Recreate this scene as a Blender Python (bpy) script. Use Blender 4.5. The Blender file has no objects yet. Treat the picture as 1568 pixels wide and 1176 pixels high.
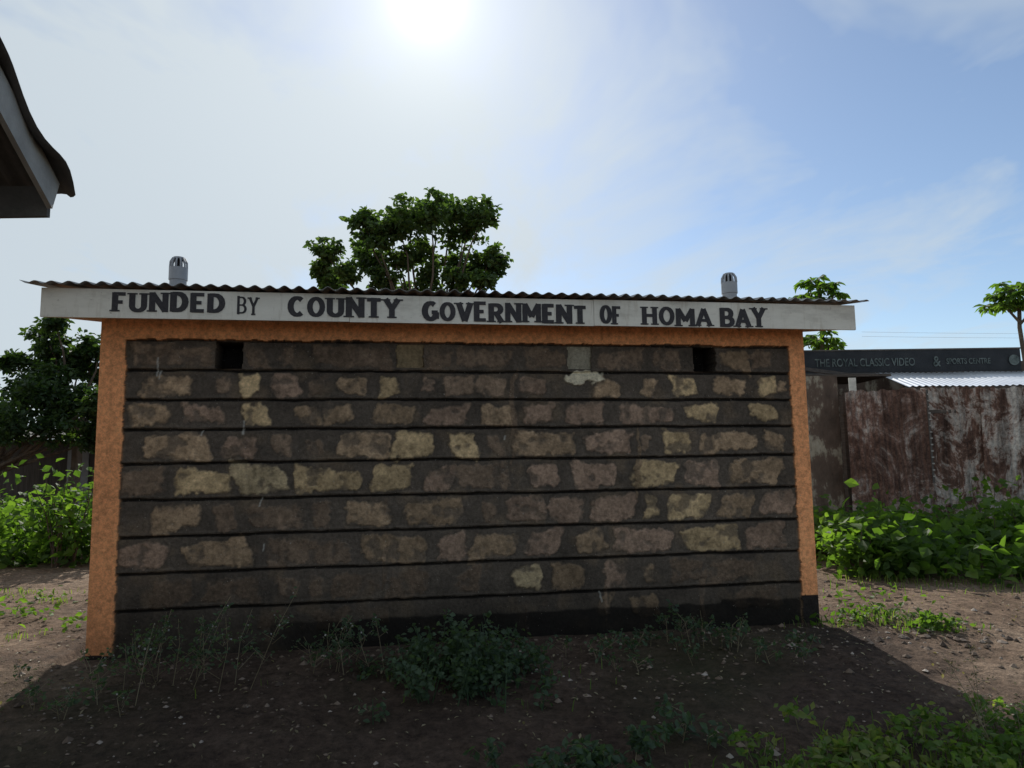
import bpy, math, random
import numpy as np
from mathutils import Vector, Matrix
random.seed(7); RS=np.random.RandomState(11)
sc=bpy.context.scene
# ------------------------------------------------------------ helpers
C9,S9=math.cos(math.radians(9)),math.sin(math.radians(9))
def S(l,f,z=0.0):
    """site frame (metres right / metres ahead of the standing point) -> world"""
    return (2.107+C9*l+S9*f, -5.396-S9*l+C9*f, z)
def lattice(seed,n=256): return np.random.RandomState(seed).rand(n,n)
_L={}
def vn(x,y,s,seed=0,oc=1):
    tot=0;amp=1;norm=0
    for o in range(oc):
        k=seed*17+o
        if k not in _L:_L[k]=lattice(k)
        T=_L[k]
        X=x/s*(2**o)+1000.3;Y=y/s*(2**o)+1000.7
        xi=np.floor(X).astype(int);yi=np.floor(Y).astype(int)
        fx=X-xi;fy=Y-yi;fx=fx*fx*(3-2*fx);fy=fy*fy*(3-2*fy)
        xi%=256;yi%=256;x2=(xi+1)%256;y2=(yi+1)%256
        v=(T[xi,yi]*(1-fx)+T[x2,yi]*fx)*(1-fy)+(T[xi,y2]*(1-fx)+T[x2,y2]*fx)*fy
        tot=tot+(v*2-1)*amp;norm+=amp;amp*=.5
    return tot/norm
def sst(a,b,x):
    t=np.clip((x-a)/(b-a),0,1);return t*t*(3-2*t)
def gz(x,y):
    x=np.asarray(x,float);y=np.asarray(y,float)
    d=-y
    base=-.42*sst(0.0,4.6,d)-.03*sst(0,1.0,d)
    r=np.hypot(x-2.5,y+2)
    fade=1-sst(9,22,r)
    b=.035*vn(x,y,1.1,3,3)+.024*vn(x,y,.26,4,3)+.016*np.maximum(vn(x,y,.10,5,2),-.1)
    mound=.09*np.exp(-((x+.55)**2/.12+(y+.55)**2/.3))+.06*np.exp(-((x-6.6)**2/.5+(y-.3)**2/.5))
    b=np.where((x>-.1)&(x<5.6)&(y>-.25)&(y<2),b*.3-.03,b)
    return base+b*fade+mound
class MB:
    def __init__(s): s.v=[];s.f=[];s.m=[];s.n=0
    def add(s,vs,fs,mi=0):
        o=s.n
        s.v.extend([tuple(p) for p in vs]);s.n+=len(vs)
        for f in fs: s.f.append(tuple(i+o for i in f));s.m.append(mi)
    def box(s,x0,x1,y0,y1,z0,z1,mi=0,fr=None):
        vs=[(x,y,z) for z in(z0,z1) for x,y in((x0,y0),(x1,y0),(x1,y1),(x0,y1))]
        if fr: vs=[fr(*p) for p in vs]
        s.add(vs,[(0,3,2,1),(4,5,6,7),(0,1,5,4),(1,2,6,5),(2,3,7,6),(3,0,4,7)],mi)
    def beam(s,a,b,w,h,mi=0):
        a=Vector(a);b=Vector(b);d=(b-a).normalized()
        side=d.cross(Vector((0,0,1)))
        if side.length<1e-3: side=Vector((1,0,0))
        side.normalize();up=side.cross(d)
        vs=[p+side*(sx*w/2)+up*(sz*h/2) for p in(a,b) for sx,sz in((-1,-1),(1,-1),(1,1),(-1,1))]
        s.add(vs,[(0,3,2,1),(4,5,6,7),(0,1,5,4),(1,2,6,5),(2,3,7,6),(3,0,4,7)],mi)
    def tube(s,pts,rad,n=8,mi=0,cap=True):
        pts=[Vector(p) for p in pts];vs=[];fs=[]
        ref=Vector((.13,.97,.2))
        for i,p in enumerate(pts):
            d=(pts[min(i+1,len(pts)-1)]-pts[max(i-1,0)]).normalized()
            a=d.cross(ref)
            if a.length<.05:a=d.cross(Vector((1,0,0)))
            a.normalize();b=d.cross(a)
            for k in range(n):
                t=2*math.pi*k/n
                vs.append(p+(a*math.cos(t)+b*math.sin(t))*rad[i])
        for i in range(len(pts)-1):
            for k in range(n):
                k2=(k+1)%n
                fs.append((i*n+k,i*n+k2,(i+1)*n+k2,(i+1)*n+k))
        if cap:
            fs.append(tuple(range(n))[::-1]);fs.append(tuple((len(pts)-1)*n+k for k in range(n)))
        s.add(vs,fs,mi)
    def leaves(s,P,size,mi=0,aspect=.5,droop=.3,up=0.4,dirs=None):
        P=np.asarray(P,float);N=len(P)
        if N==0:return
        size=np.broadcast_to(size,(N,)).reshape(N,1)*RS.uniform(.65,1.3,(N,1))
        if dirs is None:
            d=RS.normal(size=(N,3));d[:,2]=d[:,2]*.6-droop
        else: d=dirs+RS.normal(size=(N,3))*.25
        d/=np.linalg.norm(d,axis=1,keepdims=True)
        nrm=RS.normal(size=(N,3));nrm[:,2]+=up*2.5
        sd=np.cross(d,nrm);sd/=np.linalg.norm(sd,axis=1,keepdims=True)+1e-9
        nn=np.cross(sd,d)
        w=size*aspect*.5
        b=P;t=P+d*size-nn*size*.12
        l=P+d*size*.45+sd*w+nn*size*.08;r=P+d*size*.45-sd*w+nn*size*.08
        l2=P+d*size*.75+sd*w*.62+nn*size*.03;r2=P+d*size*.75-sd*w*.62+nn*size*.03
        m=P+d*size*.5
        V=np.stack([b,l,l2,t,r2,r,m],1).reshape(-1,3)
        o=s.n
        s.v.extend(map(tuple,V.tolist()));s.n+=len(V)
        for i in range(N):
            k=o+i*7
            s.f.append((k,k+6,k+2,k+1));s.f.append((k+6,k+3,k+2));s.f.append((k,k+5,k+4,k+6));s.f.append((k+6,k+4,k+3))
        s.m.extend([mi]*(4*N))
    def blades(s,P,h,w=.008,mi=0,lean=.35):
        for p in P:
            p=Vector(p);a=random.uniform(0,6.28);hh=h*random.uniform(.5,1.25);L=random.uniform(.1,1)*lean*hh
            d=Vector((math.cos(a),math.sin(a),0));sd=Vector((-d.y,d.x,0))*w
            q=p+d*L*.3+Vector((0,0,hh*.6));t=p+d*L+Vector((0,0,hh*random.uniform(.75,1)))
            s.add([p-sd,p+sd,q+sd*.7,q-sd*.7,t],[(0,1,2,3),(3,2,4)],mi)
    def obj(s,name,mats,parent=None,smooth=False):
        me=bpy.data.meshes.new(name);me.from_pydata(s.v,[],s.f);me.update()
        for m in mats: me.materials.append(m)
        if len(mats)>1: me.polygons.foreach_set('material_index',s.m)
        if smooth: me.polygons.foreach_set('use_smooth',[True]*len(me.polygons))
        ob=bpy.data.objects.new(name,me);sc.collection.objects.link(ob)
        if parent: ob.parent=parent
        return ob
def empty(name):
    e=bpy.data.objects.new(name,None);sc.collection.objects.link(e);return e
# ------------------------------------------------------------ materials
def nmat(name):
    m=bpy.data.materials.new(name);m.use_nodes=True
    nt=m.node_tree;nt.nodes.clear()
    return m,nt
def N(nt,t,**k):
    n=nt.nodes.new(t)
    for a,b in k.items():
        if hasattr(n,a): setattr(n,a,b)
        else: n.inputs[a].default_value=b
    return n
def ramp(nt,fac,stops):
    r=nt.nodes.new('ShaderNodeValToRGB')
    while len(r.color_ramp.elements)<len(stops): r.color_ramp.elements.new(.5)
    for e,(p,c) in zip(r.color_ramp.elements,stops):
        e.position=p;e.color=(c[0],c[1],c[2],1) if not isinstance(c,(int,float)) else (c,c,c,1)
    nt.links.new(fac,r.inputs[0]);return r
def noise(nt,scale,det=4,rough=.6,vec=None,dist=0):
    n=nt.nodes.new('ShaderNodeTexNoise');n.inputs['Scale'].default_value=scale
    n.inputs['Detail'].default_value=min(det,5);n.inputs['Roughness'].default_value=rough;n.inputs['Distortion'].default_value=dist
    if vec is not None: nt.links.new(vec,n.inputs['Vector'])
    return n
def mixc(nt,f,a,b,bt='MIX'):
    m=nt.nodes.new('ShaderNodeMix');m.data_type='RGBA';m.blend_type=bt
    for s,v in((0,f),(6,a),(7,b)):
        if isinstance(v,(int,float)): m.inputs[s].default_value=v
        elif isinstance(v,tuple): m.inputs[s].default_value=(*v,1)
        else: nt.links.new(v,m.inputs[s])
    return m.outputs[2]
def finish(nt,col,rough=.85,bump=None,bs=.3,bd=.01,metal=0,spec=.3):
    p=nt.nodes.new('ShaderNodeBsdfPrincipled')
    if isinstance(col,tuple): p.inputs['Base Color'].default_value=(*col,1)
    else: nt.links.new(col,p.inputs['Base Color'])
    if isinstance(rough,(int,float)): p.inputs['Roughness'].default_value=rough
    else: nt.links.new(rough,p.inputs['Roughness'])
    p.inputs['Metallic'].default_value=metal
    p.inputs['Specular IOR Level'].default_value=spec
    if bump is not None:
        b=nt.nodes.new('ShaderNodeBump');b.inputs['Strength'].default_value=bs;b.inputs['Distance'].default_value=bd
        nt.links.new(bump,b.inputs['Height']);nt.links.new(b.outputs[0],p.inputs['Normal'])
    o=nt.nodes.new('ShaderNodeOutputMaterial');nt.links.new(p.outputs[0],o.inputs[0]);return p
def geo(nt): return nt.nodes.new('ShaderNodeNewGeometry').outputs['Position']
def vmul(nt,vec,s):
    m=nt.nodes.new('ShaderNodeVectorMath');m.operation='MULTIPLY';nt.links.new(vec,m.inputs[0]);m.inputs[1].default_value=s;return m.outputs[0]
def mottled(name,c1,c2,scale=6,rough=.8,bs=.3,bd=.01,metal=0,spec=.3,stretch=(1,1,1),fine=60):
    m,nt=nmat(name);g=vmul(nt,geo(nt),stretch)
    n=noise(nt,scale,5,.65,g);r=ramp(nt,n.outputs[0],[(.3,c1),(.7,c2)])
    f=noise(nt,fine,2,.6,g)
    finish(nt,r.outputs[0],rough,f.outputs[0],bs,bd,metal,spec);return m
def leafmat(name,cols,trans=.45,rough=.5,sc_n=1.2):
    m,nt=nmat(name)
    g=nt.nodes.new('ShaderNodeNewGeometry')
    n=noise(nt,sc_n,0,.5,g.outputs['Position'])
    mx=nt.nodes.new('ShaderNodeMath');mx.operation='MULTIPLY_ADD';nt.links.new(g.outputs['Random Per Island'],mx.inputs[0]);mx.inputs[1].default_value=.55
    m2=nt.nodes.new('ShaderNodeMath');m2.operation='MULTIPLY';nt.links.new(n.outputs[0],m2.inputs[0]);m2.inputs[1].default_value=.5
    nt.links.new(m2.outputs[0],mx.inputs[2])
    k=len(cols);r=ramp(nt,mx.outputs[0],[(.1+.8*i/(k-1),c) for i,c in enumerate(cols)])
    p=nt.nodes.new('ShaderNodeBsdfPrincipled');nt.links.new(r.outputs[0],p.inputs['Base Color']);p.inputs['Roughness'].default_value=rough;p.inputs['Specular IOR Level'].default_value=.25
    t=nt.nodes.new('ShaderNodeBsdfTranslucent')
    tc=mixc(nt,1.0,r.outputs[0],(2.4,2.6,.9),'MULTIPLY');nt.links.new(tc,t.inputs[0])
    ms=nt.nodes.new('ShaderNodeMixShader');ms.inputs[0].default_value=trans
    nt.links.new(p.outputs[0],ms.inputs[1]);nt.links.new(t.outputs[0],ms.inputs[2])
    o=nt.nodes.new('ShaderNodeOutputMaterial');nt.links.new(ms.outputs[0],o.inputs[0]);return m

M_wall,nt=nmat('quarry_stone_wall')
at=N(nt,'ShaderNodeVertexColor',layer_name='Col')
g=geo(nt)
n1=noise(nt,38,5,.75,g);r1=ramp(nt,n1.outputs[0],[(.25,.5),(.5,1.0),(.75,1.5)])
c=mixc(nt,1.0,at.outputs[0],r1.outputs[0],'MULTIPLY')
n3=noise(nt,90,2,.5,g);r3=ramp(nt,n3.outputs[0],[(.725,0),(.75,1)])
c=mixc(nt,r3.outputs[0],c,(.38,.35,.30))
finish(nt,c,.9,n1.outputs[0],.8,.014,0,.2)

M_ofl=mottled('orange_paint',(.68,.29,.12),(.80,.36,.15),5,.7,.3,.004)
M_fas,nt=nmat('white_painted_board');g=geo(nt)
n=noise(nt,3,5,.7,vmul(nt,g,(1,1,3)));r=ramp(nt,n.outputs[0],[(.25,(.47,.44,.38)),(.5,(.68,.65,.57)),(.75,(.76,.73,.65))])
n2=noise(nt,26,3,.6,g);r2=ramp(nt,n2.outputs[0],[(.68,0),(.76,.7)])
c=mixc(nt,r2.outputs[0],r.outputs[0],(.22,.18,.13))
n3=noise(nt,9,5,.7,vmul(nt,g,(3,1,.4)));r3=ramp(nt,n3.outputs[0],[(.54,0),(.75,.5)])
c=mixc(nt,r3.outputs[0],c,(.36,.30,.22))
finish(nt,c,.6,n2.outputs[0],.2,.004,0,.3)
M_let,nt=nmat('black_sign_paint');g=geo(nt)
n=noise(nt,45,4,.7,g);r=ramp(nt,n.outputs[0],[(.3,(.022,.02,.024)),(.66,(.045,.04,.042)),(.74,(.22,.21,.19))])
finish(nt,r.outputs[0],.6)
M_tin=mottled('galvanised_roof_sheet',(.22,.22,.22),(.38,.37,.35),3,.45,.2,.004,.6,.5,(1,1,1),30)
M_tin_new=mottled('bright_roof_sheet',(.6,.62,.65),(.78,.8,.82),2,.38,.1,.002,.85,.5)
M_rust_roof=mottled('weathered_roof',(.06,.055,.05),(.13,.12,.11),4,.8)
M_pvc=mottled('grey_pvc',(.27,.28,.30),(.34,.35,.37),8,.5,.1,.002)
M_dark=mottled('dark_gap',(.01,.01,.01),(.02,.018,.016),8,.9)
M_wood=mottled('weathered_timber',(.06,.05,.042),(.12,.10,.085),6,.85,.5,.01,0,.2,(1,1,6))
M_grybrd=mottled('grey_painted_board',(.26,.25,.23),(.38,.37,.34),5,.7)
M_bark=mottled('tree_bark',(.06,.045,.035),(.15,.12,.09),9,.9,.8,.03,0,.2,(1,1,.3),25)
M_plaster,nt=nmat('old_dark_plaster');g=geo(nt)
n=noise(nt,2.2,5,.7,vmul(nt,g,(1,1,.55)));r=ramp(nt,n.outputs[0],[(.35,(.06,.045,.036)),(.52,(.12,.09,.07)),(.58,(.30,.28,.22)),(.7,(.42,.40,.33))])
finish(nt,r.outputs[0],.9,n.outputs[0],.5,.02)
def rustmat(name,pale):
    m,nt=nmat(name);g=geo(nt)
    n=noise(nt,2.3,5,.8,vmul(nt,g,(1,1,.75)),.6)
    r=ramp(nt,n.outputs[0],[(.30,(.045,.028,.022)),(.44,(.115,.065,.048)),(.52-.05*pale,(.17,.105,.082)),(.60-.09*pale,(.31,.255,.22)),(.74-.1*pale,(.42,.39,.35))])
    s=noise(nt,3.2,5,.75,vmul(nt,g,(2.0,2.0,.32)));rs=ramp(nt,s.outputs[0],[(.32,.35),(.5,.95),(.7,1.5)])
    c=mixc(nt,1,r.outputs[0],rs.outputs[0],'MULTIPLY')
    f=noise(nt,22,5,.85,g);rf=ramp(nt,f.outputs[0],[(.3,.3),(.7,1.65)])
    c=mixc(nt,.9,c,rf.outputs[0],'MULTIPLY')
    finish(nt,c,.85,f.outputs[0],.3,.004,.0,.2);return m
M_r1=rustmat('rusted_sheet_dark',.2);M_r2=rustmat('rusted_sheet_pale',1.1)
# ground
M_gr,nt=nmat('dry_earth');g=geo(nt)
sp=nt.nodes.new('ShaderNodeSeparateXYZ');nt.links.new(g,sp.inputs[0])
n=noise(nt,.9,5,.7,g);r=ramp(nt,n.outputs[0],[(.3,(.125,.082,.054)),(.5,(.215,.148,.102)),(.7,(.31,.23,.165))])
def mm(op,a,b,cl=False):
    m=nt.nodes.new('ShaderNodeMath');m.operation=op;m.use_clamp=cl
    for i,v in enumerate((a,b)):
        if isinstance(v,(int,float)): m.inputs[i].default_value=v
        else: nt.links.new(v,m.inputs[i])
    return m.outputs[0]
# dark yard soil around the block, shade put into its colour; paler sunlit sides
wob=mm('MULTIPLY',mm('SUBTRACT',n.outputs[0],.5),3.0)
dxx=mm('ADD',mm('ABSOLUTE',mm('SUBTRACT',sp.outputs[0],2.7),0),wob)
soil_shade=ramp(nt,mm('DIVIDE',dxx,6.0,True),[(.40,1),(.64,0)])
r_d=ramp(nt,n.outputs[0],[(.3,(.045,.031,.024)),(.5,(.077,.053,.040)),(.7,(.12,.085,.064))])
c=mixc(nt,soil_shade.outputs[0],r.outputs[0],r_d.outputs[0])
n2=noise(nt,17,5,.8,g);r2=ramp(nt,n2.outputs[0],[(.27,.28),(.5,1),(.75,1.8)])
c=mixc(nt,1,c,r2.outputs[0],'MULTIPLY')
n4=noise(nt,.35,3,.6,g);r4=ramp(nt,n4.outputs[0],[(.55,0),(.75,.45)])
c=mixc(nt,r4.outputs[0],c,(.06,.07,.03))
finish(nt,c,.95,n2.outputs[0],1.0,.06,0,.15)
M_peb,nt=nmat('pebbles_mat');gg=nt.nodes.new('ShaderNodeNewGeometry')
r=ramp(nt,gg.outputs['Random Per Island'],[(0,(.06,.043,.033)),(.5,(.13,.095,.07)),(.85,(.22,.17,.135)),(1,(.36,.32,.28))])
finish(nt,r.outputs[0],.9)
M_rock=mottled('rock_mat',(.07,.055,.045),(.16,.13,.11),7,.9,.8,.02)
L_tree=leafmat('tree_leaf',[(.026,.046,.018),(.048,.085,.028),(.08,.12,.042)],.36)
L_dark=leafmat('dark_tree_leaf',[(.012,.027,.011),(.028,.053,.018),(.055,.09,.026)],.34)
L_bush=leafmat('bush_leaf',[(.03,.06,.014),(.06,.11,.024),(.11,.175,.035)],.5,.6,.9)
L_weed=leafmat('weed_leaf',[(.03,.05,.033),(.055,.088,.052),(.085,.125,.078)],.4)
L_grass=leafmat('grass_blade',[(.05,.10,.02),(.09,.15,.035),(.17,.18,.07)],.45)
L_dry=leafmat('dry_stem',[(.12,.10,.06),(.20,.165,.11),(.30,.26,.18)],.2)

# ------------------------------------------------------------ world
SUN_E,SUN_H=math.radians(34.7),math.radians(2.2)
sd=Vector((math.sin(SUN_H)*math.cos(SUN_E),math.cos(SUN_H)*math.cos(SUN_E),math.sin(SUN_E)))
w=bpy.data.worlds.new("World");sc.world=w;w.use_nodes=True
nt=w.node_tree;nt.nodes.clear()
sky=nt.nodes.new('ShaderNodeTexSky');sky.sky_type='NISHITA';sky.sun_disc=False
sky.sun_elevation=SUN_E;sky.sun_rotation=SUN_H;sky.air_density=1.0;sky.dust_density=.2;sky.ozone_density=2.2
tc=nt.nodes.new('ShaderNodeTexCoord')
sep=nt.nodes.new('ShaderNodeSeparateXYZ');nt.links.new(tc.outputs['Generated'],sep.inputs[0])
def mth(op,a,b=None,c=None,clamp=False):
    m=nt.nodes.new('ShaderNodeMath');m.operation=op;m.use_clamp=clamp
    for i,v in enumerate((a,b,c)):
        if v is None:continue
        if isinstance(v,(int,float)): m.inputs[i].default_value=v
        else: nt.links.new(v,m.inputs[i])
    return m.outputs[0]
zz=mth('ADD',mth('MAXIMUM',sep.outputs[2],0),.12)
px=mth('DIVIDE',sep.outputs[0],zz);py=mth('DIVIDE',sep.outputs[1],zz)
cb=nt.nodes.new('ShaderNodeCombineXYZ');nt.links.new(px,cb.inputs[0]);nt.links.new(py,cb.inputs[1])
mp=nt.nodes.new('ShaderNodeMapping');mp.inputs['Rotation'].default_value=(0,0,math.radians(-32));mp.inputs['Scale'].default_value=(1.0,.6,1);mp.inputs['Location'].default_value=(3.1,1.7,0)
nt.links.new(cb.outputs[0],mp.inputs[0])
cn=noise(nt,1.7,5,.62,mp.outputs[0],.5)
cn2=noise(nt,.8,2,.5,cb.outputs[0],.3)
dt=nt.nodes.new('ShaderNodeVectorMath');dt.operation='DOT_PRODUCT';nt.links.new(tc.outputs['Generated'],dt.inputs[0]);dt.inputs[1].default_value=tuple(sd)
dotp=mth('MAXIMUM',dt.outputs['Value'],0)
g1=mth('POWER',dotp,7.0);g2=mth('POWER',dotp,16.0);g3=mth('POWER',dotp,180.0);g4=mth('POWER',dotp,1600.0)
veil=mth('MULTIPLY_ADD',sep.outputs[0],-.95,.70)
f=mth('ADD',mth('MULTIPLY_ADD',cn.outputs[0],2.9,-1.45),veil)
f=mth('ADD',f,mth('MULTIPLY_ADD',cn2.outputs[0],1.0,-.5))
f=mth('ADD',f,mth('MULTIPLY',g1,.2))
f=mth('MAXIMUM',mth('MINIMUM',f,.95),.08)
cloudc=(5.2,5.85,6.3)
cm=mixc(nt,f,sky.outputs[0],cloudc)
add=mth('ADD',mth('MULTIPLY',g2,1.3),mth('ADD',mth('MULTIPLY',g3,2.0),mth('MULTIPLY',g4,5.0)))
ac=nt.nodes.new('ShaderNodeCombineXYZ')
for i,k in enumerate((1.0,.98,.93)): nt.links.new(mth('MULTIPLY',add,k),ac.inputs[i])
fin=mixc(nt,1.0,cm,ac.outputs[0],'ADD')
bg=nt.nodes.new('ShaderNodeBackground');nt.links.new(fin,bg.inputs[0]);bg.inputs[1].default_value=.115
wo=nt.nodes.new('ShaderNodeOutputWorld');nt.links.new(bg.outputs[0],wo.inputs[0])
sl=bpy.data.lights.new('sun','SUN');sl.energy=4.8;sl.angle=math.radians(.53);sl.color=(1,.95,.87)
so=bpy.data.objects.new('sun',sl);sc.collection.objects.link(so);so.rotation_euler=(-sd).to_track_quat('-Z','Y').to_euler();so.location=(0,20,15)

# ------------------------------------------------------------ camera
th=math.radians(6.2);ro=math.radians(.8)
F=Vector((S9*math.cos(th),C9*math.cos(th),math.sin(th)));R0=Vector((C9,-S9,0));U0=R0.cross(F)
U=U0*math.cos(ro)+R0*math.sin(ro);R=R0*math.cos(ro)-U0*math.sin(ro)
cam=bpy.data.cameras.new('camera');co=bpy.data.objects.new('camera',cam);sc.collection.objects.link(co)
M=Matrix((( R.x,U.x,-F.x,2.107),(R.y,U.y,-F.y,-5.396),(R.z,U.z,-F.z,1.281),(0,0,0,1)))
co.matrix_world=M;cam.sensor_width=36;cam.lens=24.96;cam.clip_end=2000;cam.clip_start=.05
sc.camera=co
sc.view_settings.view_transform='Standard';sc.view_settings.look='None';sc.view_settings.exposure=0

# ------------------------------------------------------------ ground
n=500;s=np.linspace(-1,1,n)
gx=2.5+6.5*s+260*s**9;gy=-1.0+6.5*s+260*s**9
X,Y=np.meshgrid(gx,gy,indexing='ij');Z=gz(X,Y)
V=np.stack([X,Y,Z],-1).reshape(-1,3)
I=np.arange(n*n).reshape(n,n)
Fq=np.stack([I[:-1,:-1],I[1:,:-1],I[1:,1:],I[:-1,1:]],-1).reshape(-1,4)
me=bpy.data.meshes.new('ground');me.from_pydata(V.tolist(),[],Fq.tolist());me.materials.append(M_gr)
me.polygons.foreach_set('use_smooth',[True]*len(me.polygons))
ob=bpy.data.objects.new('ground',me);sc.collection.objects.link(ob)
mb=MB()
octv=np.array([(1,0,0),(0,1,0),(-1,0,0),(0,-1,0),(0,0,.7),(0,0,-.5),(.7,.7,.1),(-.7,.6,.15),(-.6,-.7,.1),(.7,-.65,.12)],float)
octf=[(4,0,6),(4,6,1),(4,1,7),(4,7,2),(4,2,8),(4,8,3),(4,3,9),(4,9,0),(5,6,0),(5,1,6),(5,7,1),(5,2,7),(5,8,2),(5,3,8),(5,9,3),(5,0,9)]
cnt=13000
pts=np.stack([RS.uniform(-4,8.5,cnt),RS.uniform(-4.6,3.5,cnt)],1)
keep=~((pts[:,0]>-.05)&(pts[:,0]<5.5)&(pts[:,1]>-.05)&(pts[:,1]<2));pts=pts[keep]
dens=vn(pts[:,0],pts[:,1],.7,9,3);pts=pts[dens>RS.uniform(-.7,.5,len(dens))]
szs=.004+.012*RS.rand(len(pts))**2+ (RS.rand(len(pts))>.96)*RS.uniform(.005,.024,len(pts))
ex=np.stack([RS.uniform(.1,5.3,320),-.12-RS.rand(320)**1.5*1.0],1);pts=np.vstack([pts,ex]);szs=np.append(szs,RS.uniform(.006,.022,320))
for i in range(130):
    l=random.gauss(3.05,.5);f=random.gauss(5.4,.3);p=S(l,f);pts=np.vstack([pts,[p[:2]]]);szs=np.append(szs,random.uniform(.01,.034))
pz=gz(pts[:,0],pts[:,1])
for (x,y),z,sz in zip(pts,pz,szs):
    a=random.uniform(0,6.28);ca,sa=math.cos(a),math.sin(a)
    v=octv*(sz*RS.uniform(.7,1.3,3))*RS.uniform(.8,1.15,(10,1))
    v=np.stack([v[:,0]*ca-v[:,1]*sa+x,v[:,0]*sa+v[:,1]*ca+y,v[:,2]+z+sz*.05],1)
    mb.add(v.tolist(),octf)
mb.obj('gravel',[M_peb])

# ------------------------------------------------------------ toilet block
TB=empty('toilet_block')
LW=5.416
lines=[2.186,1.964,1.749,1.536,1.297,1.04,.785,.533,.283]
rows=[
(2.186,1.964,[(0.22,0.75,'d'),(1.00,1.15,'d'),(1.23,1.33,'d'),(1.47,2.04,'d'),(2.33,2.49,'d'),(2.54,2.94,'d'),(3.05,3.36,'d'),(3.65,4.00,'d'),(4.11,4.33,'d'),(4.69,4.92,'o'),(4.95,5.12,'d')]),
(1.964,1.749,[(0.29,0.60,'o'),(0.80,0.86,'d'),(0.95,1.11,'y'),(1.19,1.37,'p'),(1.46,1.57,'d'),(1.66,1.86,'o'),(1.95,2.08,'y'),(2.26,2.35,'p'),(2.44,2.66,'d'),(2.71,2.92,'d'),(3.02,3.22,'p'),(3.63,3.84,'o'),(3.99,4.10,'o'),(4.25,4.48,'y'),(4.61,4.88,'o'),(5.02,5.15,'y'),(5.18,5.25,'o')]),
(1.749,1.536,[(0.19,0.46,'o'),(0.56,0.83,'p'),(.98,1.16,'y'),(1.35,1.51,'o'),(1.54,1.76,'o'),(1.91,2.20,'o'),(2.30,2.61,'p'),(2.71,2.97,'o'),(3.06,3.27,'p'),(3.38,3.69,'p'),(3.83,4.25,'p'),(4.36,4.64,'y'),(4.93,5.14,'y')]),
(1.536,1.297,[(.32,.76,'o'),(.84,1.08,'p'),(1.19,1.32,'d'),(1.45,1.53,'d'),(1.65,2.02,'o'),(2.05,2.35,'y'),(2.48,2.67,'y'),(2.76,2.86,'d'),(2.97,3.44,'o'),(3.54,3.89,'p'),(3.99,4.05,'d'),(4.17,4.39,'y'),(4.48,4.95,'o'),(5.02,5.20,'o')]),
(1.297,1.04,[(0.19,0.47,'d'),(0.55,0.91,'y'),(0.94,1.28,'Y'),(1.35,1.82,'y'),(1.93,2.18,'y'),(2.30,2.50,'p'),(2.53,2.91,'d'),(3.10,3.31,'p'),(3.42,3.76,'p'),(3.92,4.27,'y'),(4.35,4.63,'p'),(4.73,5.16,'o')]),
(1.04,.785,[(0.38,0.69,'o'),(0.80,0.96,'d'),(1.05,1.39,'d'),(1.48,1.62,'d'),(1.73,2.05,'o'),(2.15,2.56,'o'),(2.73,2.84,'d'),(2.93,3.20,'p'),(3.24,3.50,'p'),(3.58,3.90,'p'),(4.00,4.11,'y'),(4.20,4.53,'y'),(4.62,4.89,'o'),(4.97,5.25,'p')]),
(.785,.533,[(0.19,0.47,'p'),(0.60,1.05,'o'),(1.17,1.75,'d'),(1.85,2.29,'o'),(2.39,2.60,'p'),(2.64,2.97,'o'),(3.05,3.32,'p'),(3.44,3.66,'o'),(3.74,4.22,'p'),(4.31,4.77,'y'),(4.83,5.18,'p')]),
(.533,.283,[(0.39,0.67,'d'),(0.76,1.13,'d'),(1.27,1.38,'d'),(1.47,1.56,'d'),(1.65,1.96,'d'),(2.03,2.31,'d'),(2.53,2.70,'d'),(2.96,3.16,'Y'),(3.26,3.49,'o'),(3.66,3.84,'p'),(3.97,4.05,'o'),(4.21,4.45,'d'),(4.50,4.89,'d')]),
(.283,.06,[(1.14,1.23,'d'),(1.50,1.77,'d'),(1.86,2.05,'d'),(3.59,3.70,'o'),(3.86,4.08,'o'),(4.71,5.11,'d')])]
colr={'y':(.53,.385,.215),'Y':(.58,.45,.27),'o':(.38,.265,.165),'p':(.34,.232,.165),'d':(.25,.175,.12)}
stv={'y':.97,'Y':.98,'o':.92,'p':.92,'d':.85}
nx,nz=800,380
xs=np.linspace(0,LW,nx);zs=np.linspace(-.15,2.47,nz)
X,Z=np.meshgrid(xs,zs,indexing='ij')
wx=X+.035*vn(X,Z,.13,21,3);wz=Z+.020*vn(X,Z,.11,22,3)
edge=.020*vn(X,Z,.06,23,2)+.014*vn(X,Z,.022,27,2)
big=vn(X,Z,.5,24,3);mid=vn(X,Z,.08,25,3)
col=np.zeros(X.shape+(3,));mort=np.array((.094,.076,.060))
col[:]=mort*(1+.35*big+.3*mid)[...,None]
sm=sst(.1,.6,vn(X,Z,.16,26,3))[...,None];col=col*(1-sm*.5)+np.array((.18,.13,.085))*sm*.5
Yd=.003*mid+.004*big
rr=random.Random(5)
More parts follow.
